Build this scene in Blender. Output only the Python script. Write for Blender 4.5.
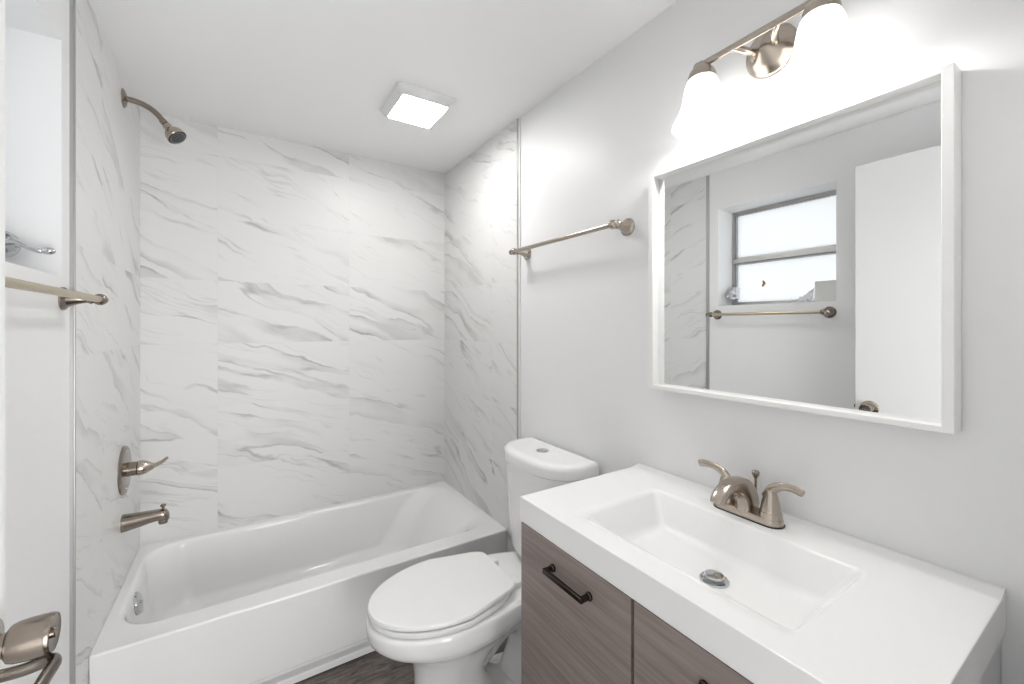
import bpy, bmesh, math, random
from mathutils import Vector, Matrix
S = bpy.context.scene
for o in list(bpy.data.objects): bpy.data.objects.remove(o, do_unlink=True)
C = S.collection
PI = math.pi
R = math.radians

# ------------------------------------------------------------------ camera, world, exposure
EYE = 1.331
cam_d = bpy.data.cameras.new('camera'); cam = bpy.data.objects.new('camera', cam_d); C.objects.link(cam)
cam.location = (0, 0, EYE); cam.rotation_euler = (R(90), 0, -R(32.62))
cam_d.sensor_fit = 'HORIZONTAL'; cam_d.sensor_width = 36.0; cam_d.lens = 36.0*420.7/1024
cam_d.shift_y = -16.0/1024; cam_d.clip_start = 0.02; cam_d.clip_end = 60
S.camera = cam
S.view_settings.view_transform = 'Standard'; S.view_settings.look = 'None'
S.view_settings.gamma = 1.0; S.view_settings.use_curve_mapping = False
S.view_settings.exposure = 0.56
W = bpy.data.worlds.new('daylight'); S.world = W; W.use_nodes = True
bg = W.node_tree.nodes['Background']; bg.inputs[0].default_value = (0.97, 0.985, 1.0, 1); bg.inputs[1].default_value = 1.65
PANEL_L, SHADE_L, HALL_FILL_W, BULB_W = 32.0, 1.5, 25.5, 1.9
# added fill light behind the camera, shining in through the open door
hl = bpy.data.lights.new('hall_fill_light', 'AREA'); hl.shape = 'RECTANGLE'; hl.size = 0.86; hl.size_y = 1.28; hl.energy = HALL_FILL_W
hlo = bpy.data.objects.new('hall_fill_light', hl); C.objects.link(hlo); hlo.location = (0.51, -1.39, 0.72); hlo.rotation_euler = (R(90), 0, 0)

# ------------------------------------------------------------------ dimensions of the room
XL, XLT = -0.394, -0.389          # painted left wall / its tile face
XR, XRT = 1.0945, 1.0870          # painted right wall / its tile face
YB, YN = 2.500, 0.030             # back tile face / near wall face
ZC = 2.305
TUBZ, TUBY = 0.3393, 1.7424
TRIM_L, TRIM_R = 1.620, 1.655

# ------------------------------------------------------------------ materials
def mat(name, col, rough=0.5, metal=0.0, spec=0.5, coat=0.0):
    m = bpy.data.materials.new(name); m.use_nodes = True
    b = m.node_tree.nodes['Principled BSDF']
    b.inputs['Base Color'].default_value = (*col, 1); b.inputs['Roughness'].default_value = rough
    b.inputs['Metallic'].default_value = metal; b.inputs['Specular IOR Level'].default_value = spec
    b.inputs['Coat Weight'].default_value = coat
    return m
class NT:
    def __init__(s, m): s.t = m.node_tree; s.n = s.t.nodes; s.l = s.t.links
    def new(s, typ, **kw):
        n = s.n.new(typ)
        for k, v in kw.items(): setattr(n, k, v)
        return n
    def math(s, op, a, b=None, c=None, clamp=False):
        n = s.n.new('ShaderNodeMath'); n.operation = op; n.use_clamp = clamp
        for i, v in enumerate((a, b, c)):
            if v is None: continue
            if isinstance(v, (int, float)): n.inputs[i].default_value = v
            else: s.l.new(v, n.inputs[i])
        return n.outputs[0]
    def link(s, a, b): s.l.new(a, b)
    def ramp(s, f, a, b, lo=0.0, hi=1.0, smooth=True):
        n = s.n.new('ShaderNodeMapRange'); n.interpolation_type = 'SMOOTHSTEP' if smooth else 'LINEAR'
        n.inputs[1].default_value = a; n.inputs[2].default_value = b; n.inputs[3].default_value = lo; n.inputs[4].default_value = hi
        s.l.new(f, n.inputs[0]); return n.outputs[0]
    def comb(s, x, y, z):
        n = s.n.new('ShaderNodeCombineXYZ')
        for i, v in enumerate((x, y, z)):
            if isinstance(v, (int, float)): n.inputs[i].default_value = v
            else: s.l.new(v, n.inputs[i])
        return n.outputs[0]
    def noise(s, vec, scale, detail=4, rough=0.55, dist=0.0):
        n = s.n.new('ShaderNodeTexNoise'); n.inputs['Scale'].default_value = scale; n.inputs['Detail'].default_value = detail
        n.inputs['Roughness'].default_value = rough; n.inputs['Distortion'].default_value = dist
        s.l.new(vec, n.inputs['Vector']); return n.outputs['Fac']
    def mix(s, f, a, b):
        n = s.n.new('ShaderNodeMix'); n.data_type = 'RGBA'
        if isinstance(f, (int, float)): n.inputs[0].default_value = f
        else: s.l.new(f, n.inputs[0])
        for i, v in ((6, a), (7, b)):
            if isinstance(v, tuple): n.inputs[i].default_value = (*v, 1)
            else: s.l.new(v, n.inputs[i])
        return n.outputs[2]

def marble(name, axis, u0, sign, slope, seed, tw=0.610, th=0.305, v0=0.6365):
    """Polished porcelain tile, grey veins running down along +u. axis: world axis that u runs along."""
    m = mat(name, (0.8, 0.8, 0.8), 0.38, 0, 0.4); t = NT(m); b = t.n['Principled BSDF']
    g = t.new('ShaderNodeNewGeometry'); sp = t.new('ShaderNodeSeparateXYZ'); t.link(g.outputs['Position'], sp.inputs[0])
    u = t.math('MULTIPLY', t.math('SUBTRACT', sp.outputs[axis], u0), sign)
    v = t.math('SUBTRACT', sp.outputs[2], v0)
    tu = t.math('DIVIDE', u, tw); tv = t.math('DIVIDE', v, th)
    iu = t.math('FLOOR', tu); iv = t.math('FLOOR', tv)
    fu = t.math('FRACT', tu); fv = t.math('FRACT', tv)
    wn = t.new('ShaderNodeTexWhiteNoise', noise_dimensions='3D'); t.link(t.comb(iu, iv, seed), wn.inputs[0])
    r1 = wn.outputs['Value']
    wsep = t.new('ShaderNodeSeparateColor'); t.link(wn.outputs['Color'], wsep.inputs[0])
    r2 = wsep.outputs[1]; r3 = wsep.outputs[2]
    # rotated coordinates, along / across the veins, each tile with its own offset and small turn
    sl = t.math('ADD', t.math('MULTIPLY', t.math('SUBTRACT', r2, 0.5), 0.20), slope)
    al = t.math('SUBTRACT', u, t.math('MULTIPLY', v, sl))
    ac = t.math('ADD', v, t.math('MULTIPLY', u, sl))
    al = t.math('ADD', al, t.math('MULTIPLY', r1, 37.0)); ac = t.math('ADD', ac, t.math('MULTIPLY', r3, 23.0))
    vec = t.comb(al, ac, t.math('MULTIPLY', r2, 9.0))
    def sc(x, y, z=1.0):
        n = t.new('ShaderNodeVectorMath', operation='MULTIPLY'); t.link(vec, n.inputs[0]); n.inputs[1].default_value = (x, y, z); return n.outputs[0]
    warp = t.noise(sc(2.2, 3.0), 1.5, 3, 0.5)
    fray = t.noise(sc(14.0, 24.0), 1.6, 3, 0.6)
    off = t.math('ADD', t.math('MULTIPLY', t.math('SUBTRACT', warp, 0.5), 0.15), t.math('MULTIPLY', t.math('SUBTRACT', fray, 0.5), 0.012))
    wv = t.comb(al, t.math('ADD', ac, off), t.math('MULTIPLY', r2, 9.0))
    def sw(x, y):
        n = t.new('ShaderNodeVectorMath', operation='MULTIPLY'); t.link(wv, n.inputs[0]); n.inputs[1].default_value = (x, y, 1); return n.outputs[0]
    n1 = t.noise(sw(0.36, 3.9), 1.6, 2, 0.45)
    d1 = t.math('ABSOLUTE', t.math('SUBTRACT', n1, 0.5))
    thin = t.ramp(d1, 0.0, 0.016, 1, 0); broad = t.ramp(t.math('SUBTRACT', n1, 0.5), 0.0, 0.10, 1, 0)
    broad = t.math('MULTIPLY', broad, t.ramp(n1, 0.485, 0.505))
    n2 = t.noise(sw(0.55, 9.0), 1.9, 2, 0.5)
    d2 = t.math('ABSOLUTE', t.math('SUBTRACT', n2, 0.53)); fine = t.ramp(d2, 0.0, 0.020, 1, 0)
    mk1 = t.ramp(t.noise(sw(1.0, 2.8), 1.7, 3), 0.42, 0.62); mk2 = t.ramp(t.noise(sw(1.8, 5.0), 1.9, 3), 0.42, 0.66)
    f = t.math('MULTIPLY', thin, t.math('MULTIPLY', mk2, 0.62))
    f = t.math('ADD', f, t.math('MULTIPLY', broad, t.math('MULTIPLY', mk1, 0.42)))
    f = t.math('ADD', f, t.math('MULTIPLY', fine, t.math('MULTIPLY', mk2, 0.36)), clamp=True)
    col = t.mix(f, (0.785, 0.782, 0.774), (0.40, 0.405, 0.385))
    cloud = t.noise(sw(0.8, 2.4), 1.5, 3)
    col = t.mix(t.ramp(cloud, 0.45, 0.75, 0, 0.20), col, (0.70, 0.695, 0.685))
    # hair-thin joints
    eu = t.math('MULTIPLY', t.math('MINIMUM', fu, t.math('SUBTRACT', 1.0, fu)), tw)
    ev = t.math('MULTIPLY', t.math('MINIMUM', fv, t.math('SUBTRACT', 1.0, fv)), th)
    e = t.ramp(t.math('MINIMUM', eu, ev), 0.0005, 0.0013, 1, 0)
    col = t.mix(t.math('MULTIPLY', e, 0.6), col, (0.72, 0.715, 0.70))
    t.link(col, b.inputs['Base Color'])
    bump = t.new('ShaderNodeBump'); bump.inputs['Strength'].default_value = 0.25; bump.inputs['Distance'].default_value = 0.001
    t.link(t.math('SUBTRACT', 1.0, e), bump.inputs['Height']); t.link(bump.outputs[0], b.inputs['Normal'])
    return m

def painted(name, col, rough, bump=0.04, scale=160):
    m = mat(name, col, rough, 0, 0.35); t = NT(m); b = t.n['Principled BSDF']
    g = t.new('ShaderNodeNewGeometry'); n = t.noise(g.outputs['Position'], scale, 3)
    bp = t.new('ShaderNodeBump'); bp.inputs['Strength'].default_value = bump; bp.inputs['Distance'].default_value = 0.002
    t.link(n, bp.inputs['Height']); t.link(bp.outputs[0], b.inputs['Normal'])
    return m

def woodgrain(name, ca, cb, axis_long, stretch=(1, 1, 1), rough=0.45, fine=1.0):
    m = mat(name, ca, rough, 0, 0.4); t = NT(m); b = t.n['Principled BSDF']
    g = t.new('ShaderNodeNewGeometry')
    k = [60.0, 60.0, 60.0]; k[axis_long] = 2.2
    mp = t.new('ShaderNodeVectorMath', operation='MULTIPLY'); t.link(g.outputs['Position'], mp.inputs[0]); mp.inputs[1].default_value = k
    n1 = t.noise(mp.outputs[0], 1.0*fine, 6, 0.65, 0.4)
    k2 = [14.0, 14.0, 14.0]; k2[axis_long] = 1.0
    mp2 = t.new('ShaderNodeVectorMath', operation='MULTIPLY'); t.link(g.outputs['Position'], mp2.inputs[0]); mp2.inputs[1].default_value = k2
    n2 = t.noise(mp2.outputs[0], 1.0, 4, 0.55, 0.6)
    f = t.math('ADD', t.math('MULTIPLY', n1, 0.65), t.math('MULTIPLY', n2, 0.35))
    t.link(t.mix(t.ramp(f, 0.34, 0.66), cb, ca), b.inputs['Base Color'])
    return m

def brushed(name, col, rough):
    m = mat(name, col, rough, 1.0); t = NT(m); b = t.n['Principled BSDF']
    tc = t.new('ShaderNodeTexCoord')
    mp = t.new('ShaderNodeVectorMath', operation='MULTIPLY'); t.link(tc.outputs['Object'], mp.inputs[0]); mp.inputs[1].default_value = (400, 400, 2500)
    n = t.noise(mp.outputs[0], 1.0, 2)
    t.link(t.ramp(n, 0.3, 0.7, rough*0.92, rough*1.1), b.inputs['Roughness'])
    return m

def floor_mat():
    m = mat('weathered_plank_floor', (0.2, 0.17, 0.15), 0.5, 0, 0.4); t = NT(m); b = t.n['Principled BSDF']
    g = t.new('ShaderNodeNewGeometry'); sp = t.new('ShaderNodeSeparateXYZ'); t.link(g.outputs['Position'], sp.inputs[0])
    pw = t.math('DIVIDE', sp.outputs[1], 0.18); row = t.math('FLOOR', pw)
    wn = t.new('ShaderNodeTexWhiteNoise', noise_dimensions='1D'); t.link(row, wn.inputs['W'])
    xx = t.math('ADD', sp.outputs[0], t.math('MULTIPLY', wn.outputs['Value'], 5.0))
    vec = t.comb(t.math('MULTIPLY', xx, 7.0), t.math('MULTIPLY', sp.outputs[1], 34.0), row)
    n1 = t.noise(vec, 1.0, 6, 0.7, 1.2)
    vec2 = t.comb(t.math('MULTIPLY', xx, 22.0), t.math('MULTIPLY', sp.outputs[1], 60.0), row)
    n2 = t.noise(vec2, 1.0, 5, 0.7, 1.5)
    c = t.mix(t.ramp(n1, 0.32, 0.68), (0.085, 0.070, 0.060), (0.225, 0.195, 0.175))
    c = t.mix(t.ramp(n2, 0.56, 0.66, 0, 0.75), c, (0.045, 0.036, 0.030))
    fr = t.math('FRACT', pw); e = t.math('MINIMUM', fr, t.math('SUBTRACT', 1.0, fr))
    c = t.mix(t.ramp(e, 0.004, 0.010, 0.8, 0), c, (0.03, 0.025, 0.02))
    t.link(c, b.inputs['Base Color']); return m

M = {}
M['wall'] = painted('light_grey_wall_paint', (0.875, 0.875, 0.878), 0.42)
M['wall_matte'] = painted('added_hall_paint', (0.86, 0.86, 0.85), 0.6)
M['ceiling'] = painted('ceiling_paint', (0.93, 0.93, 0.93), 0.6)
M['door'] = painted('door_paint', (0.86, 0.86, 0.865), 0.35, 0.02)
M['hall_bounce'] = mat('pale_hall_bounce', (0.80, 0.79, 0.78), 0.6)  # pale colour for the added hall floor, to bounce light
M['marble_back'] = marble('marble_tile_back', 0, -0.103, 1, 0.36, 1.0)
M['marble_left'] = marble('marble_tile_left', 1, 2.5, 1, 0.55, 2.0)
M['marble_right'] = marble('marble_tile_right', 1, 2.5, -1, 0.55, 5.0)
M['floor'] = floor_mat()
M['porcelain'] = mat('porcelain', (0.91, 0.91, 0.905), 0.10, 0, 0.5, 0.3)
M['acrylic'] = mat('tub_enamel', (0.89, 0.89, 0.89), 0.12, 0, 0.5, 0.2)
M['seat'] = mat('seat_plastic', (0.91, 0.91, 0.905), 0.25)
M['resin'] = mat('vanity_top_resin', (0.92, 0.92, 0.915), 0.25)
M['frame_white'] = mat('white_lacquer', (0.90, 0.895, 0.88), 0.35)
M['fan_white'] = mat('fan_plastic', (0.80, 0.80, 0.80), 0.4)
M['mirror'] = mat('mirror_silver', (0.86, 0.87, 0.868), 0.0, 1.0)
M['nickel'] = brushed('brushed_nickel', (0.46, 0.402, 0.345), 0.23)
M['nickel_dark'] = brushed('aged_nickel', (0.30, 0.258, 0.220), 0.23)
M['champagne'] = brushed('champagne_metal', (0.52, 0.45, 0.33), 0.30)
M['pewter'] = brushed('dark_pewter', (0.20, 0.178, 0.155), 0.25)
M['chrome'] = mat('chrome', (0.60, 0.61, 0.62), 0.08, 1.0)
M['alu'] = brushed('aluminium', (0.50, 0.50, 0.50), 0.38)
M['alu_dark'] = brushed('window_aluminium', (0.50, 0.49, 0.48), 0.40)
M['black'] = mat('black_rubber', (0.015, 0.015, 0.015), 0.5)
M['darkmetal'] = mat('black_nickel', (0.07, 0.06, 0.055), 0.16, 1.0)
M['nozzle'] = mat('grey_nozzle', (0.30, 0.31, 0.33), 0.4)
M['wood'] = woodgrain('grey_oak_laminate', (0.33, 0.275, 0.255), (0.205, 0.168, 0.155), 1, fine=1.5)
M['cab_white'] = mat('cabinet_white', (0.74, 0.74, 0.74), 0.4)
M['dark'] = mat('dark_gap', (0.03, 0.028, 0.026), 0.7)
M['brown'] = mat('brown_sticker', (0.35, 0.22, 0.12), 0.6)
M['paper'] = mat('white_card', (0.72, 0.72, 0.70), 0.6)
M['caulk'] = mat('white_caulk', (0.80, 0.80, 0.79), 0.4)

def emit(name, col, L):
    m = mat(name, (0.85, 0.85, 0.85), 0.35); b = m.node_tree.nodes['Principled BSDF']
    b.inputs['Emission Color'].default_value = (*col, 1); b.inputs['Emission Strength'].default_value = L
    return m
M['panel'] = emit('lit_diffuser', (1.0, 0.99, 0.97), PANEL_L)
M['shade'] = emit('lit_frosted_glass', (1.0, 0.985, 0.955), SHADE_L)
def frosted():
    m = bpy.data.materials.new('frosted_window_glass'); m.use_nodes = True; t = NT(m)
    for n in list(t.n):
        if n.type == 'BSDF_PRINCIPLED': t.n.remove(n)
    out = [n for n in t.n if n.type == 'OUTPUT_MATERIAL'][0]
    tr = t.new('ShaderNodeBsdfTranslucent'); tr.inputs[0].default_value = (0.84, 0.85, 0.855, 1)
    df = t.new('ShaderNodeBsdfDiffuse'); df.inputs[0].default_value = (0.75, 0.78, 0.80, 1)
    gl = t.new('ShaderNodeBsdfGlossy'); gl.inputs['Roughness'].default_value = 0.3
    tc = t.new('ShaderNodeTexCoord'); n = t.noise(tc.outputs['Object'], 320, 2)
    bp = t.new('ShaderNodeBump'); bp.inputs['Strength'].default_value = 0.3; bp.inputs['Distance'].default_value = 0.002; t.link(n, bp.inputs['Height'])
    t.link(bp.outputs[0], gl.inputs['Normal'])
    m1 = t.new('ShaderNodeMixShader'); m1.inputs[0].default_value = 0.15; t.link(tr.outputs[0], m1.inputs[1]); t.link(df.outputs[0], m1.inputs[2])
    m2 = t.new('ShaderNodeMixShader'); m2.inputs[0].default_value = 0.05; t.link(m1.outputs[0], m2.inputs[1]); t.link(gl.outputs[0], m2.inputs[2])
    t.link(m2.outputs[0], out.inputs[0]); return m
M['frosted'] = frosted()
def film():
    m = bpy.data.materials.new('clear_plastic_film'); m.use_nodes = True; t = NT(m)
    for n in list(t.n):
        if n.type == 'BSDF_PRINCIPLED': t.n.remove(n)
    out = [n for n in t.n if n.type == 'OUTPUT_MATERIAL'][0]
    tr = t.new('ShaderNodeBsdfTransparent'); df = t.new('ShaderNodeBsdfTranslucent'); df.inputs[0].default_value = (0.9, 0.9, 0.9, 1)
    gl = t.new('ShaderNodeBsdfGlossy'); gl.inputs['Roughness'].default_value = 0.15
    a = t.new('ShaderNodeMixShader'); a.inputs[0].default_value = 0.3; t.link(tr.outputs[0], a.inputs[1]); t.link(df.outputs[0], a.inputs[2])
    c = t.new('ShaderNodeMixShader'); c.inputs[0].default_value = 0.12; t.link(a.outputs[0], c.inputs[1]); t.link(gl.outputs[0], c.inputs[2])
    t.link(c.outputs[0], out.inputs[0]); return m
M['film'] = film()

# ------------------------------------------------------------------ mesh helpers (all vertices in world coordinates)
def add_box(bm, x0, x1, y0, y1, z0, z1, bev=0.0, seg=2):
    vs = [bm.verts.new((x, y, z)) for x in (x0, x1) for y in (y0, y1) for z in (z0, z1)]
    fs = [bm.faces.new([vs[i] for i in q]) for q in ((0, 1, 3, 2), (4, 6, 7, 5), (0, 4, 5, 1), (2, 3, 7, 6), (0, 2, 6, 4), (1, 5, 7, 3))]
    if bev > 0:
        es = list({e for f in fs for e in f.edges})
        bmesh.ops.bevel(bm, geom=es, offset=bev, segments=seg, affect='EDGES', profile=0.5)
    return bm
def BX(*a, **k): return add_box(bmesh.new(), *a, **k)
def loft(bm, rings, cap0=True, cap1=True, closed=True):
    vr = [[bm.verts.new(p) for p in r] for r in rings]
    n = len(vr[0])
    for a, b in zip(vr, vr[1:]):
        for i in range(n if closed else n-1):
            j = (i+1) % n
            bm.faces.new((a[i], a[j], b[j], b[i]))
    if cap0: bm.faces.new(list(reversed(vr[0])))
    if cap1: bm.faces.new(vr[-1])
    return bm
def frame_from(d, up=None):
    d = Vector(d).normalized(); up = Vector(up) if up else (Vector((0, 0, 1)) if abs(d.z) < 0.95 else Vector((1, 0, 0)))
    a = d.cross(up).normalized(); b = a.cross(d).normalized(); return a, b
def lathe(bm, origin, axis, prof, n=32, cap0=True, cap1=True):
    """prof: list of (distance along axis, radius)."""
    o = Vector(origin); d = Vector(axis).normalized(); a, b = frame_from(d)
    rings = [[o+d*t+(a*math.cos(2*PI*i/n)+b*math.sin(2*PI*i/n))*max(r, 1e-5) for i in range(n)] for t, r in prof]
    return loft(bm, rings, cap0, cap1)
def smooth_path(pts, n=8):
    P = [Vector(p) for p in pts]; out = []
    for i in range(len(P)-1):
        p0 = P[max(i-1, 0)]; p1 = P[i]; p2 = P[i+1]; p3 = P[min(i+2, len(P)-1)]
        for k in range(n):
            t = k/n
            out.append(0.5*((2*p1)+(p2-p0)*t+(2*p0-5*p1+4*p2-p3)*t*t+(3*p1-p0-3*p2+p3)*t**3))
    out.append(P[-1]); return out
def tube(bm, pts, rad, n=16, up=None, smooth=6):
    """rad: radius, or a list of (ra, rb) / r at each given point (elliptic sections)."""
    k = len(pts)
    rr = rad if isinstance(rad, list) else [rad]*k
    rr = [(r, r) if not isinstance(r, tuple) else r for r in rr]
    if smooth and k > 2:
        P = smooth_path(pts, smooth); Q = smooth_path([(a, b, 0) for a, b in rr], smooth); rr = [(q.x, q.y) for q in Q]
    else: P = [Vector(p) for p in pts]
    rings = []; prev = None
    for i, p in enumerate(P):
        d = (P[min(i+1, len(P)-1)]-P[max(i-1, 0)]).normalized()
        if prev is None: a, b = frame_from(d, up)
        else:
            a = (prev-d*prev.dot(d)).normalized(); b = a.cross(d).normalized()
        prev = a
        rings.append([p+a*math.cos(2*PI*j/n)*rr[i][0]+b*math.sin(2*PI*j/n)*rr[i][1] for j in range(n)])
    return loft(bm, rings)
def rrect(x0, x1, y0, y1, z, r, k=8):
    """rounded rectangle ring, 4*(k+1) points, counter-clockwise from above."""
    rs = r if isinstance(r, (tuple, list)) else (r,)*4
    pts = []
    for (cx, cy, a0, rad) in ((x1, y1, 0, rs[0]), (x0, y1, PI/2, rs[1]), (x0, y0, PI, rs[2]), (x1, y0, 1.5*PI, rs[3])):
        sx = -1 if cx == x1 else 1; sy = -1 if cy == y1 else 1
        for i in range(k+1):
            a = a0+PI/2*i/k
            pts.append(Vector((cx+sx*rad+rad*math.cos(a), cy+sy*rad+rad*math.sin(a), z)))
    return pts
def sphere(bm, c, r, n=16, sc=(1, 1, 1)):
    mtx = Matrix.Translation(c) @ Matrix.Diagonal((*sc, 1))
    bmesh.ops.create_uvsphere(bm, u_segments=n, v_segments=max(6, n//2), radius=r, matrix=mtx); return bm

ORIG = {}
def thing(name, label, cat, loc, group=None):
    o = bpy.data.objects.new(name, None); C.objects.link(o); o.location = loc; o.empty_display_size = 0.05
    o['label'] = label; o['category'] = cat
    if group: o['group'] = group
    ORIG[o] = Vector(loc); return o
def obj(name, bm, m, parent=None, base=None, ang=35, label=None):
    bmesh.ops.recalc_face_normals(bm, faces=bm.faces[:])
    org = Vector(base) if base else (ORIG[parent] if parent else Vector((0, 0, 0)))
    bmesh.ops.translate(bm, verts=bm.verts[:], vec=-org)
    me = bpy.data.meshes.new(name); bm.to_mesh(me); bm.free()
    for p in me.polygons: p.use_smooth = True
    me.set_sharp_from_angle(angle=R(ang))
    me.materials.append(m)
    o = bpy.data.objects.new(name, me); C.objects.link(o)
    if parent:
        o.parent = parent; o.location = org-ORIG[parent]
    else: o.location = org
    ORIG[o] = org
    wn = o.modifiers.new('weighted', 'WEIGHTED_NORMAL'); wn.keep_sharp = True; wn.weight = 70
    if label: o['label'] = label
    return o
def tag(o, label, cat, group=None):
    o['label'] = label; o['category'] = cat
    if group: o['group'] = group
    return o
def struct(name, bm, m, parent=None, **k):
    o = obj(name, bm, m, parent, **k)
    if parent is None: o['kind'] = 'structure'
    return o
def struct_root(name, loc):
    o = bpy.data.objects.new(name, None); C.objects.link(o); o.location = loc; o['kind'] = 'structure'; ORIG[o] = Vector(loc); return o

# ------------------------------------------------------------------ the room
WY0, WY1, WZ0, WZ1 = 0.912, 1.541, 1.458, 2.068        # window opening in the left wall
WT = 0.20                                              # wall thickness there
f = struct('floor', BX(-1.4, XR+0.12, -1.4, YB+0.1, -0.06, 0.0), M['floor'])
c = struct('ceiling', BX(-1.4, XR+0.12, -1.4, YB+0.1, ZC, ZC+0.08), M['ceiling'])
struct('wall_back', BX(XL-WT, XR+0.12, YB, YB+0.1, 0, ZC), M['marble_back'])
struct('floor_hall_bounce', BX(-1.3, XR, -1.3, -0.03, 0.0, 0.012), M['hall_bounce'])  # unseen hall floor, added to bounce light up through the doorway
wr = struct('wall_right', BX(XR, XR+0.12, -0.09, YB, 0, ZC), M['wall'])
bm = bmesh.new()
add_box(bm, XL-WT, XL, YN, WY0, 0, ZC); add_box(bm, XL-WT, XL, WY1, YB, 0, ZC)
add_box(bm, XL-WT, XL, WY0, WY1, 0, WZ0); add_box(bm, XL-WT, XL, WY0, WY1, WZ1, ZC)
wl = struct('wall_left', bm, M['wall'])
obj('tile_cladding', BX(XL, XLT, TRIM_L, YB, 0, ZC), M['marble_left'], wl)
obj('tile_cladding', BX(XRT, XR, TRIM_R, YB, 0, ZC), M['marble_right'], wr)
bm = bmesh.new()
add_box(bm, 0.475, XR, -0.09, YN, 0, ZC); add_box(bm, XL-WT, -0.295, -0.09, YN, 0, ZC); add_box(bm, -0.295, 0.475, -0.09, YN, 2.10, ZC)
struct('wall_front', bm, M['wall'])
bm = bmesh.new()  # unseen hallway walls, added to help light the room
HX0, HX1, HZ0, HZ1 = 0.06, 0.96, 0.06, 1.38
add_box(bm, -1.4, HX0, -1.4, -1.3, 0, ZC); add_box(bm, HX1, XR+0.12, -1.4, -1.3, 0, ZC); add_box(bm, HX0, HX1, -1.4, -1.3, 0, HZ0); add_box(bm, HX0, HX1, -1.4, -1.3, HZ1, ZC)
add_box(bm, -1.4, -1.3, -1.3, -0.09, 0, ZC); add_box(bm, XR, XR+0.12, -1.3, -0.09, 0, ZC)
add_box(bm, -1.3, XL-WT, -0.09, 0.0, 0, ZC)
struct('wall_hall_added', bm, M['wall_matte'])
w2 = struct_root('added_hall_window', ((HX0+HX1)/2, -1.33, HZ0))  # unseen hall window, added as an opening for the fill light
bm = bmesh.new()
for bx in ((HX0, HX0+.03, HZ0, HZ1), (HX1-.03, HX1, HZ0, HZ1), (HX0+.03, HX1-.03, HZ0, HZ0+.03), (HX0+.03, HX1-.03, HZ1-.03, HZ1), ((HX0+HX1)/2-.01, (HX0+HX1)/2+.01, HZ0+.03, HZ1-.03)):
    add_box(bm, bx[0], bx[1], -1.36, -1.33, bx[2], bx[3], 0.002)
obj('window_frame', bm, M['frame_white'], w2)  # frame of the added hall window
# metal edge trims where tile meets paint, with a bead of caulk beside the right one
bm = bmesh.new(); add_box(bm, XL, XLT+0.003, TRIM_L-0.010, TRIM_L, 0, ZC-0.001, 0.001)
add_box(bm, XL, XLT+0.0015, TRIM_L-0.019, TRIM_L-0.010, 0, ZC-0.001)
struct('trim_1', bm, M['alu'])
t2 = struct('trim_2', BX(XRT-0.002, XR, TRIM_R-0.009, TRIM_R, 0, ZC-0.001, 0.001), M['alu'])
obj('caulk_bead', BX(XRT+0.002, XR, TRIM_R-0.022, TRIM_R-0.009, 0, ZC-0.001), M['caulk'], t2)

# ---- window in the left wall
FX = XL-0.170
w = struct_root('window_1', (FX, (WY0+WY1)/2, WZ0))
def ring_frame(x0, x1, y0, y1, z0, z1, t, bev=0.002):
    bm = bmesh.new()
    add_box(bm, x0, x1, y0, y0+t, z0, z1, bev); add_box(bm, x0, x1, y1-t, y1, z0, z1, bev)
    add_box(bm, x0, x1, y0+t, y1-t, z0, z0+t, bev); add_box(bm, x0, x1, y0+t, y1-t, z1-t, z1, bev); return bm
zm = EYE+0.418
wf = obj('window_frame', ring_frame(FX-0.03, FX+0.012, WY0, WY1, WZ0, WZ1, 0.016), M['alu_dark'], w)
obj('window_rail', BX(FX-0.028, FX+0.020, WY0+0.016, WY1-0.016, zm-0.014, zm+0.014, 0.002), M['alu_dark'], w)
obj('sash', ring_frame(FX-0.022, FX+0.004, WY0+0.016, WY1-0.016, zm+0.014, WZ1-0.016, 0.010), M['alu'], w)
obj('sash', ring_frame(FX-0.022, FX+0.004, WY0+0.016, WY1-0.016, WZ0+0.016, zm-0.014, 0.010), M['alu'], w)
obj('window_pane', BX(FX-0.012, FX-0.008, WY0+0.024, WY1-0.024, zm+0.022, WZ1-0.024), M['frosted'], w)
lp = obj('window_pane', BX(FX-0.012, FX-0.008, WY0+0.024, WY1-0.024, WZ0+0.024, zm-0.022), M['frosted'], w)
bm = bmesh.new()
sy, sz = 1.352, EYE+0.262
loft(bm, [[Vector((x, sy+dy, sz+dz)) for dy, dz in ((-.012, .004), (-.006, -.006), (0, -.016), (.010, -.020), (.013, -.008), (.006, .002), (.010, .014), (.004, .022), (-.004, .012))] for x in (FX-0.0075, FX-0.006)])
obj('sticker', bm, M['brown'], lp)
# crank operator at the far lower corner
cr = bmesh.new(); cz = WZ0+0.070; cy_ = 1.507
add_box(cr, FX+0.004, FX+0.060, cy_-0.016, cy_+0.016, cz-0.030, cz+0.055, 0.012, 4)
lathe(cr, (FX+0.075, cy_+0.013, cz), (0, -1, 0), [(0, 0.030), (0.004, 0.033), (0.018, 0.033), (0.024, 0.028), (0.026, 0.014), (0.026, 0)], 32)
ck = obj('crank_housing', cr, M['chrome'], w)
bm = bmesh.new()
lathe(bm, (FX+0.075, cy_-0.011, cz), (0, -1, 0), [(0, 0.014), (0.008, 0.014), (0.012, 0.011), (0.018, 0.009)], 20)
tube(bm, [(FX+0.075, cy_-0.025, cz), (FX+0.105, cy_-0.027, cz+0.006), (FX+0.135, cy_-0.022, cz-0.010), (FX+0.150, cy_-0.018, cz-0.014)], [0.009, 0.007, 0.006, 0.006], 12)
sphere(bm, (FX+0.160, cy_-0.018, cz-0.012), 0.011, 14, (1.25, 0.9, 0.85))
obj('crank_arm', bm, M['chrome'], ck)
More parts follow.
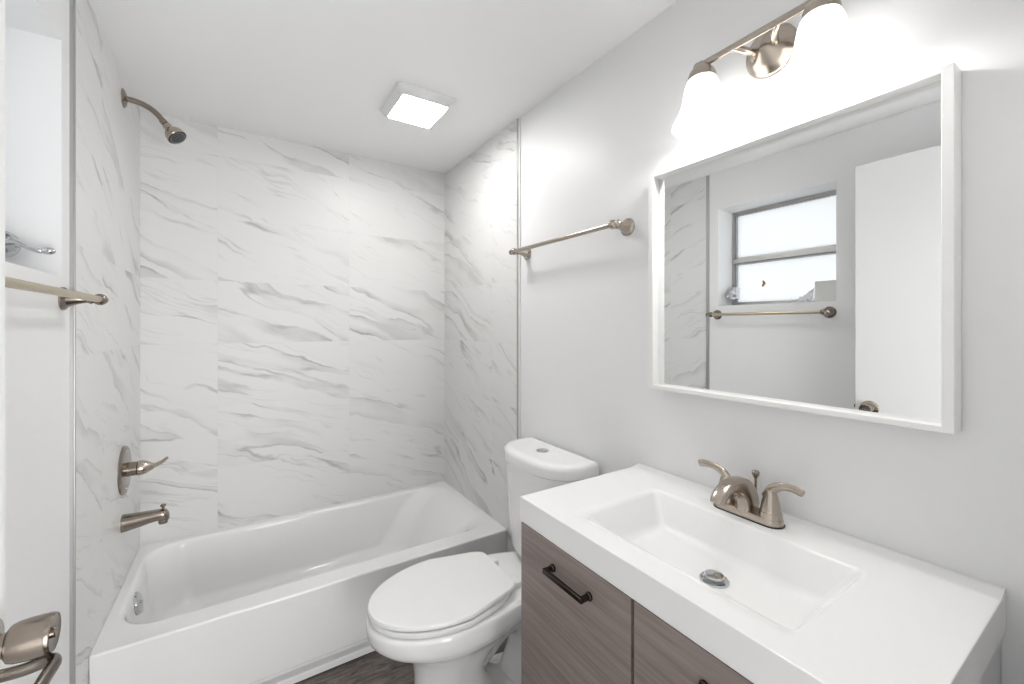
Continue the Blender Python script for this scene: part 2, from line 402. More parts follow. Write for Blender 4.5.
# things left on the window sill
bm = bmesh.new()
add_box(bm, XL-0.125, XL-0.022, 0.918, 1.016, WZ0, WZ0+0.108, 0.002)
add_box(bm, XL-0.122, XL-0.025, 0.921, 1.013, WZ0+0.108, WZ0+0.110)
tag(obj('small_box', bm, M['paper'], base=(XL-0.075, 0.967, WZ0)), 'small pale cardboard box on the window sill above the towel bar', 'box')
bm = bmesh.new(); random.seed(4)
NU, NV = 16, 14; g = []
for i in range(NU):
    row = []
    for j in range(NV):
        a = i/(NU-1); b = j/(NV-1)
        y = 1.022+0.115*a+random.uniform(-.004, .004)
        h = (1-a)**1.3*0.075
        x = XL-0.095+0.10*b
        z = WZ0+0.003+h*math.sin(PI*min(1, b*1.15))+random.uniform(0, .010)*(1 if 0 < b < .9 else .2)
        row.append(bm.verts.new((x+random.uniform(-.004, .004), y, z)))
    g.append(row)
for i in range(NU-1):
    for j in range(NV-1): bm.faces.new((g[i][j], g[i+1][j], g[i+1][j+1], g[i][j+1]))
o = obj('plastic_wrapper', bm, M['film'], base=(XL-0.05, 1.07, WZ0), ang=20)
md = o.modifiers.new('thickness', 'SOLIDIFY'); md.thickness = 0.0006
tag(o, 'crumpled clear plastic wrapper on the window sill beside the small box', 'wrapper')

# ---- open door standing along the left wall
DX0, DX1, DY0, DY1 = -0.285, -0.250, 0.062, 0.786
d = struct_root('door_1', (DX1, DY0, 0))
obj('door_slab', BX(DX0, DX1, DY0, DY1, 0.012, 2.070, 0.002), M['door'], d)
obj('latch_plate', BX(DX0+0.006, DX1-0.006, DY1, DY1+0.0015, 0.930, 0.987), M['nickel_dark'], d)
obj('latch_bolt', BX(DX0+0.011, DX1-0.011, DY1+0.001, DY1+0.009, 0.951, 0.967, 0.002), M['nickel_dark'], d)
def handle(side):
    x = DX1 if side > 0 else DX0; s = side; hy, hz = 0.733, 0.958
    b1 = bmesh.new()
    lathe(b1, (x, hy, hz), (s, 0, 0), [(0, 0.035), (0.003, 0.0345), (0.006, 0.031), (0.0075, 0.018), (0.010, 0.016)], 36)
    h = obj('door_handle', b1, M['nickel'], d)
    b2 = bmesh.new()
    lathe(b2, (x+s*0.009, hy, hz), (s, 0, 0), [(0.0, 0.0135), (0.009, 0.0135), (0.0095, 0.0170), (0.0115, 0.0200), (0.017, 0.0220), (0.027, 0.0230), (0.043, 0.0230), (0.0470, 0.0220), (0.0480, 0.0210), (0.0470, 0.0195), (0.0460, 0.010), (0.0460, 0.0)], 40)
    obj('handle_hub', b2, M['nickel_dark'], h)
    b3 = bmesh.new()
    tube(b3, [(x+s*0.006, hy, hz-0.034), (x+s*0.03, hy-0.002, hz-0.034), (x+s*0.050, hy-0.003, hz-0.031), (x+s*0.060, hy-0.011, hz-0.030), (x+s*0.059, hy-0.035, hz-0.031), (x+s*0.056, hy-0.075, hz-0.036), (x+s*0.054, hy-0.115, hz-0.040)],
         [(0.0045, 0.0075), (0.0045, 0.0075), (0.005, 0.008), (0.006, 0.008), (0.006, 0.0085), (0.006, 0.009), (0.005, 0.007)], 14, up=(0, 0, 1))
    obj('lever', b3, M['pewter'], h)
    b4 = bmesh.new()
    lathe(b4, (x+s*0.0535, hy, hz), (s, 0, 0), [(0, 0.006), (0.004, 0.006), (0.005, 0.005)], 16)
    obj('privacy_button', b4, M['nickel_dark'], h)
handle(1)

# ------------------------------------------------------------------ bathtub
tub = thing('bathtub', 'white alcove bathtub between the marble tiled walls', 'bathtub', (0.35, 2.12, 0))
x0, x1, y0, y1 = XLT+0.001, XRT-0.001, TUBY, YB-0.001
rings = [rrect(x0, x1, y0+0.004, y1, 0.20, 0.003), rrect(x0, x1, y0, y1, TUBZ-0.008, 0.003), rrect(x0, x1, y0+0.0025, y1, TUBZ-0.0025, 0.003), rrect(x0, x1, y0+0.008, y1, TUBZ, 0.003)]
def tr(e, z, r): return rrect(-0.358+e[0], 1.052-e[1], 1.830+e[2], 2.466-e[3], z, r)
rings += [tr((-.004, -.010, -.003, -.004), TUBZ, 0.13), tr((.002, .008, .003, .002), TUBZ-0.0012, 0.13), tr((.009, .040, .009, .008), TUBZ-0.007, 0.13), tr((.014, .075, .015, .013), TUBZ-0.020, 0.13),
          tr((.018, .120, .021, .018), TUBZ-0.050, 0.13), tr((.024, .180, .030, .025), TUBZ-0.11, 0.13), tr((.036, .240, .046, .036), TUBZ-0.19, 0.13), tr((.052, .275, .064, .050), TUBZ-0.245, 0.13), tr((.082, .31, .092, .075), TUBZ-0.272, 0.11), tr((.13, .36, .135, .115), TUBZ-0.280, 0.09)]
obj('tub_basin', loft(bmesh.new(), rings, False, True), M['acrylic'], tub, ang=50)
bm = bmesh.new()
pr = [(TUBY+0.003, 0.25), (TUBY+0.003, 0.072), (TUBY+0.006, 0.067), (TUBY+0.042, 0.066), (TUBY+0.042, 0.030), (TUBY+0.010, 0.031), (TUBY+0.006, 0.028), (TUBY+0.006, 0.006), (TUBY+0.06, 0.004), (TUBY+0.06, 0.25)]
loft(bm, [[Vector((x, y, z)) for y, z in pr] for x in (x0, x1)])
obj('apron', bm, M['acrylic'], tub, ang=25)
bm = bmesh.new()
lathe(bm, (-0.338, 2.110, 0.279), (1, 0, 0.24), [(-0.012, 0.041), (0.004, 0.041), (0.010, 0.038), (0.012, 0.030), (0.0125, 0.0)], 36)
ov = obj('overflow_cover', bm, M['chrome'], tub, label='chrome overflow cover')
bm = bmesh.new(); lathe(bm, (-0.3258, 2.110, 0.2820), (1, 0, 0.24), [(-0.003, 0.006), (0.003, 0.006), (0.005, 0.003)], 14)
obj('screw', bm, M['chrome'], ov)
bm = bmesh.new(); lathe(bm, (-0.12, 2.14, TUBZ-0.280), (0, 0, 1), [(0, 0.035), (0.003, 0.034), (0.004, 0.026), (0.002, 0.020), (0.002, 0)], 32)
obj('tub_drain', bm, M['chrome'], tub, label='chrome tub drain')

# ---- tub spout, valve, shower head on the tiled left wall
sp_ = thing('tub_spout', 'brushed nickel tub spout on the marble wall above the tub', 'tub spout', (XLT, 2.162, 0.575))
bm = bmesh.new()
secs = [(0.000, 0.003, 0.030, 0.032), (0.010, 0.003, 0.030, 0.031), (0.05, 0.006, 0.026, 0.027), (0.09, 0.010, 0.023, 0.022), (0.118, 0.011, 0.022, 0.020), (0.132, 0.008, 0.020, 0.019), (0.140, 0.000, 0.014, 0.014), (0.142, -0.004, 0.007, 0.006)]
loft(bm, [[Vector((XLT+t, 2.162+math.copysign(abs(math.cos(2*PI*i/28))**0.75, math.cos(2*PI*i/28))*ry, 0.571+dz+math.copysign(abs(math.sin(2*PI*i/28))**0.75, math.sin(2*PI*i/28))*rz)) for i in range(28)] for t, dz, ry, rz in secs])
lathe(bm, (XLT+0.122, 2.162, 0.580), (0, 0, -1), [(0, 0.016), (0.030, 0.0155), (0.034, 0.014), (0.034, 0.011), (0.026, 0.010), (0.026, 0)], 24)
obj('spout_body', bm, M['nickel_dark'], sp_)
bm = bmesh.new()
lathe(bm, (XLT+0.122, 2.162, 0.597), (0, 0, 1), [(0, 0.0045), (0.014, 0.0045), (0.016, 0.009), (0.020, 0.010), (0.024, 0.007), (0.025, 0)], 18)
obj('diverter_knob', bm, M['nickel_dark'], sp_)

vy, vz = 2.180, EYE-0.557
va = thing('shower_valve', 'round brushed nickel shower valve with lever above the tub spout', 'shower valve', (XLT, vy, vz))
bm = bmesh.new(); lathe(bm, (XLT, vy, vz), (1, 0, 0), [(0, 0.093), (0.003, 0.093), (0.008, 0.089), (0.011, 0.080), (0.0125, 0.050), (0.014, 0.032), (0.014, 0)], 56)
ep = obj('escutcheon', bm, M['nickel_dark'], va)
for dz in (-0.072, 0.072):
    bm = bmesh.new(); lathe(bm, (XLT+0.0105, vy, vz+dz), (1, 0, 0), [(0, 0.006), (0.003, 0.006), (0.0045, 0.003)], 14); obj('screw', bm, M['chrome'], ep)
bm = bmesh.new()
lathe(bm, (XLT+0.012, vy, vz), (1, 0, 0), [(0, 0.027), (0.030, 0.026), (0.031, 0.024), (0.0315, 0.024)], 32)
obj('valve_sleeve', bm, M['nickel_dark'], va)
bm = bmesh.new()
lathe(bm, (XLT+0.043, vy, vz), (1, 0, 0), [(0, 0.024), (0.002, 0.0285), (0.012, 0.0285), (0.026, 0.024), (0.038, 0.016), (0.046, 0.012), (0.050, 0.006)], 32)
tube(bm, [(XLT+0.080, vy, vz), (XLT+0.098, vy-0.002, vz+0.004), (XLT+0.116, vy-0.003, vz+0.013), (XLT+0.134, vy-0.004, vz+0.028)], [(0.012, 0.011), (0.010, 0.008), (0.011, 0.007), (0.010, 0.005)], 16)
obj('lever_handle', bm, M['nickel'], va)

hy, hz = 2.177, EYE+0.880
sh = thing('overhead_shower', 'brushed nickel shower head on a curved arm high on the tiled wall', 'shower head', (XLT, hy, hz))
bm = bmesh.new(); lathe(bm, (XLT, hy, hz), (1, 0, 0), [(0, 0.036), (0.003, 0.035), (0.008, 0.028), (0.011, 0.016), (0.012, 0.012)], 36)
obj('flange', bm, M['nickel_dark'], sh)
arm = [(XLT+0.004, hy, hz), (XLT+0.045, hy, hz-0.004), (XLT+0.080, hy, hz-0.018), (XLT+0.104, hy, hz-0.038), (XLT+0.124, hy, hz-0.064)]
bm = bmesh.new(); tube(bm, arm, 0.0105, 20); obj('shower_arm', bm, M['nickel_dark'], sh)
dv = Vector((0.030, 0.0, -0.040)).normalized(); ax = Vector((0.046, -0.024, -0.062)).normalized()
p0 = Vector(arm[-1])-dv*0.010
bm = bmesh.new(); lathe(bm, p0, ax, [(0, 0.0125), (0.020, 0.0125), (0.0205, 0.0105), (0.026, 0.0105)], 24); obj('threaded_collar', bm, M['nickel_dark'], sh)
bm = bmesh.new(); p1 = p0+ax*0.024
lathe(bm, p1, ax, [(0, 0.010), (0.001, 0.015), (0.020, 0.015), (0.023, 0.018), (0.030, 0.026), (0.042, 0.032), (0.056, 0.0345), (0.062, 0.035), (0.064, 0.0335), (0.062, 0.0315)], 40); hd = obj('head_body', bm, M['nickel'], sh)
bm = bmesh.new(); p2 = p1+ax*0.0575
lathe(bm, p2, ax, [(0, 0.0325), (0.005, 0.0325), (0.006, 0.030), (0.0065, 0)], 36); fc = obj('spray_face', bm, M['black'], hd)
bm = bmesh.new(); a_, b_ = frame_from(ax)
for rr_, nn in ((0.007, 5), (0.015, 10), (0.023, 16), (0.0265, 20)):
    for i in range(nn):
        q = p2+ax*0.006+(a_*math.cos(2*PI*i/nn)+b_*math.sin(2*PI*i/nn))*rr_
        lathe(bm, q, ax, [(0, 0.0016), (0.003, 0.0012)], 8)
obj('spray_nozzles', bm, M['nozzle'], fc)

# ------------------------------------------------------------------ towel bars
def towel_bar(x, s, ya, yb, z, m, mrose, label):
    off = 0.072
    t = thing('towel_bar', label, 'towel bar', (x, (ya+yb)/2, z), 'towel bars')
    bm = bmesh.new(); lathe(bm, (x+s*off, ya-0.024, z), (0, 1, 0), [(0, 0.0085), (yb-ya+0.048, 0.0085)], 24)
    obj('bar', bm, m, t)
    for y in (ya, yb):
        bm = bmesh.new()
        lathe(bm, (x, y, z), (s, 0, 0), [(0, 0.030), (0.004, 0.030), (0.008, 0.027), (0.011, 0.0215), (0.016, 0.0195), (0.030, 0.0135), (0.044, 0.0100), (0.050, 0.0100), (0.052, 0.0125), (0.056, 0.0125), (0.058, 0.0105)], 32)
        po = obj('post', bm, mrose, t)
        bm = bmesh.new(); sphere(bm, (x+s*off, y, z), 0.0155, 20, (1, 1.1, 1)); obj('bar_holder', bm, mrose, po)
    for y, e in ((ya-0.024, -1), (yb+0.024, 1)):
        bm = bmesh.new(); lathe(bm, (x+s*off, y, z), (0, e, 0), [(-0.004, 0.0105), (0.003, 0.0115), (0.006, 0.009), (0.009, 0.0065), (0.011, 0.0)], 20)
        obj('end_cap', bm, mrose, t)
    return t
towel_bar(XR, -1, 0.985, 1.580, EYE+0.333, M['nickel'], M['nickel'], 'brushed nickel towel bar on the grey wall between mirror and shower')
towel_bar(XL, 1, 0.940, 1.546, EYE+0.071, M['champagne'], M['nickel_dark'], 'champagne metal towel bar below the window, opposite the mirror')

# ------------------------------------------------------------------ ceiling fan light
fl = thing('ceiling_fan_light', 'square white ceiling exhaust fan with lit panel above the tub', 'ceiling light', (0.648, 1.785, ZC))
bm = bmesh.new()
def sq(e, z, r): return rrect(0.520+e, 0.775-e, 1.645+e, 1.925-e, z, r, 6)
loft(bm, [sq(0, ZC, .02), sq(0, ZC-0.006, .02), sq(0.004, ZC-0.014, .022), sq(0.016, ZC-0.028, .024), sq(0.026, ZC-0.034, .02), sq(0.029, ZC-0.034, .006), sq(0.0295, ZC-0.031, .006)], True, True)
obj('fan_housing', bm, M['fan_white'], fl)
bm = bmesh.new(); loft(bm, [sq(0.030, ZC-0.030, .006), sq(0.030, ZC-0.0355, .006), sq(0.033, ZC-0.037, .006)], True, True)
obj('diffuser', bm, M['panel'], fl, label='glowing white diffuser')

# ------------------------------------------------------------------ vanity light above the mirror
ly, lz = 0.527, EYE+0.674
vl = thing('vanity_light', 'two-shade brushed nickel wall light above the mirror', 'wall light', (XR, ly, lz))
bm = bmesh.new()
n = 48
def oval(x, ry, rz, zc=lz): return [Vector((x, ly+ry*math.cos(2*PI*i/n), zc+rz*math.sin(2*PI*i/n))) for i in range(n)]
loft(bm, [oval(XR, .060, .060), oval(XR-.004, .060, .060), oval(XR-.010, .057, .057), oval(XR-.014, .050, .050), oval(XR-.020, .047, .047), oval(XR-.026, .036, .036), oval(XR-.040, .016, .016), oval(XR-.046, .006, .006)])
obj('backplate', bm, M['nickel'], vl)
bx_ = XR-0.078; bz = lz+0.012
bm = bmesh.new(); tube(bm, [(bx_, ly-0.146, bz), (bx_, ly+0.146, bz)], [(0.006, 0.009)]*2, 16, smooth=0)
sphere(bm, (bx_, ly-0.147, bz), 0.0115, 18); sphere(bm, (bx_, ly+0.147, bz), 0.0115, 18)
obj('light_bar', bm, M['nickel'], vl)
for s in (-1, 1):
    bm = bmesh.new(); tube(bm, [(XR-0.012, ly+s*0.018, lz-0.002), (XR-0.055, ly+s*0.032, lz), (bx_, ly+s*0.052, bz)], 0.0085, 14); obj('support_arm', bm, M['nickel'], vl)
for s in (-1, 1):
    y = ly+s*0.135
    bm = bmesh.new(); lathe(bm, (bx_, y, bz+0.006), (0, 0, -1), [(0, 0.010), (0.006, 0.014), (0.012, 0.020), (0.024, 0.030), (0.034, 0.034), (0.044, 0.035), (0.047, 0.033)], 36)
    cup = obj('socket_cup', bm, M['nickel'], vl)
    zt = bz-0.032
    pf = [(0, 0.029), (0.010, 0.036), (0.026, 0.042), (0.046, 0.0455), (0.064, 0.0485), (0.082, 0.0535), (0.099, 0.061), (0.112, 0.068), (0.122, 0.072), (0.130, 0.074)]
    inner = [(0.130, 0.0710), (0.121, 0.0685), (0.110, 0.0640), (0.097, 0.057), (0.080, 0.0495), (0.064, 0.045), (0.046, 0.042), (0.026, 0.0385), (0.010, 0.032), (0.002, 0.025)]
    bl = bpy.data.lights.new('bulb', 'POINT'); bl.energy = BULB_W; bl.shadow_soft_size = 0.028; bl.color = (1.0, 0.985, 0.955)
    blo = bpy.data.objects.new('bulb', bl); C.objects.link(blo); blo.location = (bx_, y, zt-0.112)
    bm = bmesh.new(); lathe(bm, (bx_, y, zt), (0, 0, -1), pf+inner, 48, False, True)
    obj('glass_shade', bm, M['shade'], cup, label='glowing frosted bell glass shade')

# ------------------------------------------------------------------ mirror
mi = thing('wall_mirror', 'wide white framed mirror on the wall above the sink', 'mirror', (XR, 0.52, EYE-0.1885))
my0, my1, mz0, mz1, mxf = 0.2022, 0.8590, EYE-0.1900, EYE+0.4610, 1.045
bm = bmesh.new()
def rc(x, e):
    g = e*0.72 if e > 0.01 else e
    return [Vector((x, my0+e, mz0+g)), Vector((x, my1-e, mz0+g)), Vector((x, my1-e, mz1-g)), Vector((x, my0+e, mz1-g))]
loft(bm, [rc(XR-0.001, 0), rc(mxf+0.001, 0), rc(mxf, 0.001), rc(mxf, 0.0155), rc(mxf+0.001, 0.0165), rc(1.0720, 0.0165), rc(1.0735, 0.0), rc(XR-0.001, 0.0)][:6]+[rc(XR-0.001, 0.0165)], False, False)
obj('mirror_frame', bm, M['frame_white'], mi)
bm = bmesh.new(); loft(bm, [rc(1.086, 0.0168), rc(1.0725, 0.0168)])
obj('mirror_glass', bm, M['mirror'], mi)

# ------------------------------------------------------------------ vanity
VX, VY0, VY1, VZ = 0.6219, 0.1490, 0.9343, 0.8775
VB = VZ-0.063
va2 = thing('vanity_cabinet', 'grey wood-grain bathroom vanity cabinet under the white sink top', 'cabinet', (0.86, 0.543, 0))
bm = bmesh.new(); add_box(bm, VX+0.030, XR-0.002, VY0+0.006, VY0+0.022, 0.0, VB-0.0005); add_box(bm, VX+0.030, XR-0.002, VY1-0.022, VY1-0.006, 0.0, VB-0.0005)
add_box(bm, VX+0.09, VX+0.105, VY0+0.022, VY1-0.022, 0.0, 0.09); add_box(bm, VX+0.030, XR-0.002, VY0+0.022, VY1-0.022, 0.09, 0.106); add_box(bm, XR-0.012, XR-0.002, VY0+0.022, VY1-0.022, 0.106, VB-0.0005); add_box(bm, VX+0.030, XR-0.012, 0.5425, 0.5585, 0.106, 0.70)
obj('cabinet_body', bm, M['cab_white'], va2)
ym = 0.5505
for (a, b) in ((VY0+0.005, ym-0.0035), (ym+0.0035, VY1-0.005)):
    dr = obj('cabinet_door', BX(VX+0.002, VX+0.021, a, b, 0.095, VB-0.004, 0.0012), M['wood'], va2)
    yc = 0.730 if b > 0.6 else 0.338
    z = EYE-0.577; hx = VX+0.002
    bm = bmesh.new()
    hh = 0.0675
    tube(bm, [(hx-0.025, yc-hh, z), (hx-0.025, yc+hh, z)], [(0.0035, 0.006)]*2, 4, smooth=0) if False else add_box(bm, hx-0.029, hx-0.021, yc-hh, yc+hh, z-0.006, z+0.006, 0.0015)
    for s in (-1, 1):
        add_box(bm, hx-0.0215, hx-0.003, yc+s*hh-0.005*(1+s), yc+s*hh+0.005*(1-s), z-0.005, z+0.005, 0.001)
        lathe(bm, (hx, yc+s*(hh-0.005), z), (-1, 0, 0), [(0, 0.0095), (0.004, 0.0095), (0.007, 0.007)], 20)
    obj('handle', bm, M['darkmetal'], dr)
# worktop with integral basin
st = thing('sink_top', 'white vanity top with an integral rectangular basin', 'sink', (0.86, 0.543, VB))
bxa, bxb, bya, byb = 0.694, 0.968, 0.300, 0.773
def br(e, z, r): return rrect(bxa+e[0], bxb-e[1], bya+e[2], byb-e[3], z, r)
rings = [br((.085, .055, .070, .070), VZ-0.096, 0.02), br((.050, .030, .040, .045), VZ-0.090, 0.03), br((-.020, -.014, -.014, -.014), VB, 0.03),
         rrect(VX, XR-0.001, VY0, VY1, VB, 0.002), rrect(VX, XR-0.001, VY0, VY1, VZ-0.003, 0.002), rrect(VX+0.0009, XR-0.0015, VY0+0.0009, VY1-0.0009, VZ-0.0009, 0.002), rrect(VX+0.003, XR-0.003, VY0+0.003, VY1-0.003, VZ, 0.002),
         br((-.034, -.005, -.006, -.012), VZ, 0.022), br((-.018, -.001, -.001, -.004), VZ-0.0012, 0.020), br((-.004, .003, .003, .004), VZ-0.0042, 0.018), br((.008, .006, .008, .010), VZ-0.0105, 0.016),
         br((.030, .020, .023, .026), VZ-0.034, 0.016), br((.054, .036, .040, .045), VZ-0.062, 0.018), br((.064, .043, .048, .053), VZ-0.0705, 0.018), br((.076, .054, .060, .066), VZ-0.0750, 0.016), br((.11, .07, .12, .12), VZ-0.076, 0.014)]
obj('basin_top', loft(bmesh.new(), rings, True, True), M['resin'], st, ang=40)
bm = bmesh.new()
lp_ = [(XR-0.046, -0.0008), (XR-0.036, 0.0003), (XR-0.028, 0.0014), (XR-0.021, 0.0034), (XR-0.016, 0.0060), (XR-0.012, 0.0078), (XR-0.008, 0.0085), (XR-0.001, 0.0085), (XR-0.001, -0.001)]
loft(bm, [[Vector((x, y, VZ+max(z, 0.0002)*0.75 if z >= 0 else VZ-0.0005)) for x, z in lp_] for y in (VY0+0.001, VY0+0.003, VY1-0.003, VY1-0.001)])
obj('back_lip', bm, M['resin'], st, ang=60)
dz = VZ-0.076
bm = bmesh.new(); lathe(bm, (0.827, 0.511, dz-0.001), (0, 0, 1), [(0, 0.029), (0.003, 0.029), (0.005, 0.027), (0.004, 0.021), (0.001, 0.020), (0.001, 0)], 36)
dr = obj('drain_flange', bm, M['chrome'], st, label='chrome drain flange')
bm = bmesh.new(); lathe(bm, (0.827, 0.511, dz), (0, 0, 1), [(0.001, 0.008), (0.007, 0.008), (0.008, 0.0195), (0.0105, 0.020), (0.0125, 0.018), (0.0135, 0.0)], 32)
obj('drain_stopper', bm, M['chrome'], dr)

# ---- faucet
fy, fx = 0.546, 1.020
fa = thing('faucet', 'brushed nickel two-handle faucet at the back of the sink', 'faucet', (fx, fy, VZ))
def stad(z, hl, r, k=14):
    return [Vector((fx+r*math.cos(a), fy+(hl if a < PI else -hl)+r*math.sin(a), z)) for a in [PI*i/k for i in range(k+1)]+[PI+PI*i/k for i in range(k+1)]]
bm = bmesh.new(); loft(bm, [stad(VZ+.0005, .054, .0275), stad(VZ+.003, .054, .0275)]); obj('gasket', bm, M['black'], fa, label='black gasket')
bm = bmesh.new(); loft(bm, [stad(VZ+.003, .053, .0262), stad(VZ+.012, .053, .0258), stad(VZ+.017, .052, .0235), stad(VZ+.019, .050, .019), stad(VZ+.0195, .046, .010)]); obj('faucet_base', bm, M['nickel'], fa)
O_ = smooth_path([(fx+.032, .010, .038), (fx+.029, .045, .038), (fx+.005, .080, .037), (fx-.035, .099, .036), (fx-.075, .099, .035), (fx-.110, .087, .034), (fx-.131, .070, .032), (fx-.136, .060, .030)], 5)
I_ = smooth_path([(fx-.026, .010, 0), (fx-.027, .028, 0), (fx-.034, .046, 0), (fx-.050, .062, 0), (fx-.068, .071, 0), (fx-.090, .070, 0), (fx-.103, .062, 0), (fx-.108, .054, 0)], 5)
rings = []
for p, q in zip(O_, I_):
    cxz = Vector(((p.x+q.x)/2, 0, (p.y+q.y)/2)); hx_ = Vector(((p.x-q.x)/2, 0, (p.y-q.y)/2)); wd = p.z/2
    rings.append([Vector((0, fy, VZ))+cxz+hx_*math.copysign(abs(math.cos(2*PI*i/28))**0.7, math.cos(2*PI*i/28))+Vector((0, wd*math.copysign(abs(math.sin(2*PI*i/28))**0.7, math.sin(2*PI*i/28)), 0)) for i in range(28)])
bm = bmesh.new(); loft(bm, rings)
spo = obj('spout', bm, M['nickel'], fa)
ad = Vector((-0.35, 0, -0.94)).normalized()
bm = bmesh.new(); lathe(bm, Vector((fx-0.120, fy, VZ+.061)), ad, [(0, .0115), (.006, .0115), (.007, .009), (.005, .008), (.005, 0)], 24); obj('aerator', bm, M['nickel_dark'], spo)
for s in (-1, 1):
    y = fy+s*0.053
    bm = bmesh.new(); lathe(bm, (fx, y, VZ+.017), (0, 0, 1), [(0, .0245), (.012, .0225), (.013, .0215), (.014, .0215), (.026, .0195), (.044, .0155), (.056, .0125), (.062, .009), (.064, 0)], 32)
    hb = obj('handle_hub', bm, M['nickel'], fa)
    bm = bmesh.new()
    tube(bm, [(fx, y-s*0.006, VZ+.058), (fx+0.001, y+s*0.004, VZ+.080), (fx-0.001, y+s*0.024, VZ+.093), (fx-0.003, y+s*0.046, VZ+.096), (fx-0.006, y+s*0.066, VZ+.094), (fx-0.007, y+s*0.070, VZ+.093)],
         [(.014, .011), (.0115, .009), (.009, .0060), (.0085, .0048), (.0095, .0048), (.005, .003)], 18, up=(1, 0, 0))
    obj('lever', bm, M['nickel'], hb)
bm = bmesh.new(); lathe(bm, (fx+0.030, fy-0.004, VZ+.004), (0, 0, 1), [(0, .003), (.080, .003), (.081, .0045), (.090, .0085), (.095, .0085), (.098, .006), (.099, 0)], 18); obj('lift_rod', bm, M['nickel_dark'], fa)

# ------------------------------------------------------------------ toilet
TY = 1.335
to = thing('toilet', 'white two-piece toilet with closed lid beside the bathtub', 'toilet', (0.75, TY, 0))
def egg(z, ub, uf, hw, uw, n=56, pb=2.6, pf=2.0, wb=None):
    out = []
    for i in range(n):
        a = 2*PI*i/n; ca, sa = math.cos(a), math.sin(a)
        if ca >= 0: p = pf; L = uf-uw
        else: p = pb; L = uw-ub
        u = uw+math.copysign(abs(ca)**(2/p), ca)*L; v = math.copysign(abs(sa)**(2/p), sa)*hw
        if wb and ca < 0:
            k = (uw-u)/L; v *= 1-(1-wb)*k**1.5
        out.append(Vector((XR-u, TY+v, z)))
    return out
bm = bmesh.new()
secs = [(0.000, .20, .640, .116, .45), (0.012, .20, .640, .116, .45), (0.035, .24, .632, .106, .46), (0.07, .34, .622, .098, .48), (0.12, .37, .616, .096, .50), (0.17, .375, .616, .100, .50), (0.205, .35, .620, .108, .50), (0.24, .31, .628, .118, .49), (0.275, .26, .645, .135, .48), (0.303, .20, .682, .156, .48), (0.320, .14, .722, .174, .48), (0.335, .09, .750, .184, .48), (0.350, .06, .764, .189, .48), (0.368, .05, .771, .191, .48), (0.390, .04, .772, .191, .48), (0.400, .04, .770, .189, .48), (0.406, .045, .763, .182, .48), (0.407, .05, .75, .17, .48)]
rings = [egg(*s_, wb=0.70 if s_[0] > 0.28 else 0.9) for s_ in secs]
loft(bm, rings)
obj('bowl', bm, M['porcelain'], to, ang=60)
# trapway behind the pedestal
bm = bmesh.new()
tube(bm, [(XR-u, TY, z) for u, z in ((.46, .15), (.40, .19), (.345, .235), (.285, .262), (.225, .250), (.19, .200), (.19, .12), (.215, .05), (.225, 0.004))], [.066, .070, .070, .068, .064, .060, .060, .064, .070], 24)
obj('trapway', bm, M['porcelain'], to, ang=60)
for s in (-1, 1):
    bm = bmesh.new(); sphere(bm, (XR-0.30, TY+s*0.105, 0.026), 0.020, 18, (1, 1, 0.95)); lathe(bm, (XR-0.30, TY+s*0.105, 0.010), (0, 0, 1), [(0, .022), (.016, .021)], 20)
    obj('bolt_cap', bm, M['porcelain'], to)
# foot flange
bm = bmesh.new(); loft(bm, [egg(0.0, .08, .630, .132, .36), egg(0.010, .08, .630, .132, .36), egg(0.020, .085, .622, .120, .36)])
obj('foot', bm, M['porcelain'], to)
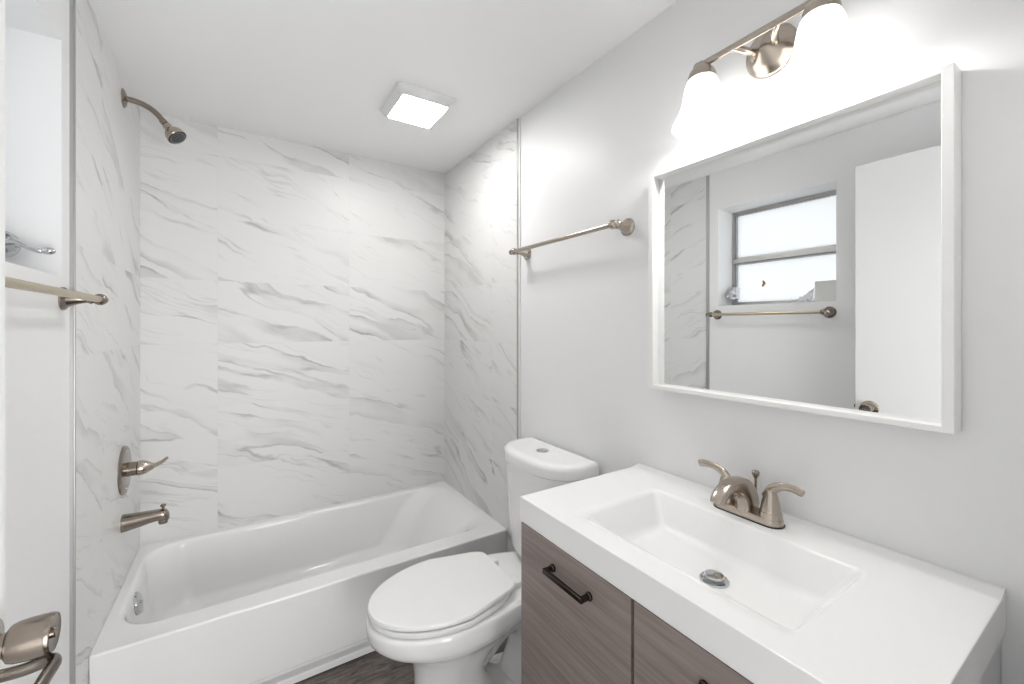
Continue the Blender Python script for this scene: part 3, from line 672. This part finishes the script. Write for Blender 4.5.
# seat and lid
bm = bmesh.new(); o_ = lambda z, e: egg(z, .302+e, .764-e, .184-e, .50, pb=6, wb=0.70)
loft(bm, [o_(.409, .006), o_(.410, .002), o_(.415, 0), o_(.423, .001), o_(.426, .005), o_(.4265, .02)])
obj('seat', bm, M['seat'], to)
bm = bmesh.new(); o_ = lambda z, e: egg(z, .296+e, .767-e, .183-e, .50, pb=16, wb=0.68)
loft(bm, [o_(.4295, .010), o_(.4300, .004), o_(.4335, 0), o_(.4400, 0), o_(.4450, .003), o_(.4470, .010), o_(.4485, .06)])
obj('seat_lid', bm, M['seat'], to)
for s in (-1, 1):
    bm = bmesh.new(); add_box(bm, XR-0.292, XR-0.262, TY+s*0.078-0.022, TY+s*0.078+0.022, 0.406, 0.431, 0.006, 3)
    hg = obj('hinge', bm, M['seat'], to)
    bm = bmesh.new(); lathe(bm, (XR-0.228, TY+s*0.125, 0.410), (0, 0, 1), [(0, .004), (.003, .004), (.004, .002)], 10)
# tank
def bow(z, ub, us, uf, hw, n=40):
    """D-shaped ring: straight back and short sides, one full bow across the front."""
    yc = TY-0.012; pts = [Vector((XR-ub-0.004, yc+hw, z))]
    for i in range(n+1):
        a = PI*i/n; c_, s_ = math.cos(a), math.sin(a)
        pts.append(Vector((XR-(us+(uf-us)*abs(s_)**(2/2.3)), yc+hw*math.copysign(abs(c_)**(2/3.0), c_), z)))
    pts += [Vector((XR-ub-0.004, yc-hw, z)), Vector((XR-ub, yc-hw+0.004, z)), Vector((XR-ub, yc+hw-0.004, z))]
    return pts
bm = bmesh.new()
loft(bm, [bow(.407, .030, .07, .160, .150), bow(.420, .022, .07, .176, .172), bow(.450, .018, .07, .186, .186), bow(.60, .016, .07, .198, .200), bow(.790, .014, .07, .205, .209)])
obj('tank', bm, M['porcelain'], to, ang=50)
bm = bmesh.new()
loft(bm, [bow(.790, .012, .07, .209, .212), bow(.793, .010, .07, .213, .216), bow(.822, .010, .07, .214, .217), bow(.834, .012, .07, .210, .213), bow(.840, .017, .07, .199, .204), bow(.842, .03, .07, .175, .182)])
obj('tank_lid', bm, M['porcelain'], to, ang=50)
bm = bmesh.new(); lathe(bm, (XR-0.105, TY-0.012, .841), (0, 0, 1), [(0, .025), (.003, .025), (.0045, .0235), (.0035, .021), (.0035, 0)], 32)
fb = obj('flush_button', bm, M['chrome'], to, label='chrome flush button')
bm = bmesh.new(); lathe(bm, (XR-0.105, TY-0.012, .843), (0, 0, 1), [(0, .0195), (.003, .0195), (.004, .0175), (.004, 0)], 32); obj('button_disc', bm, M['chrome'], fb)
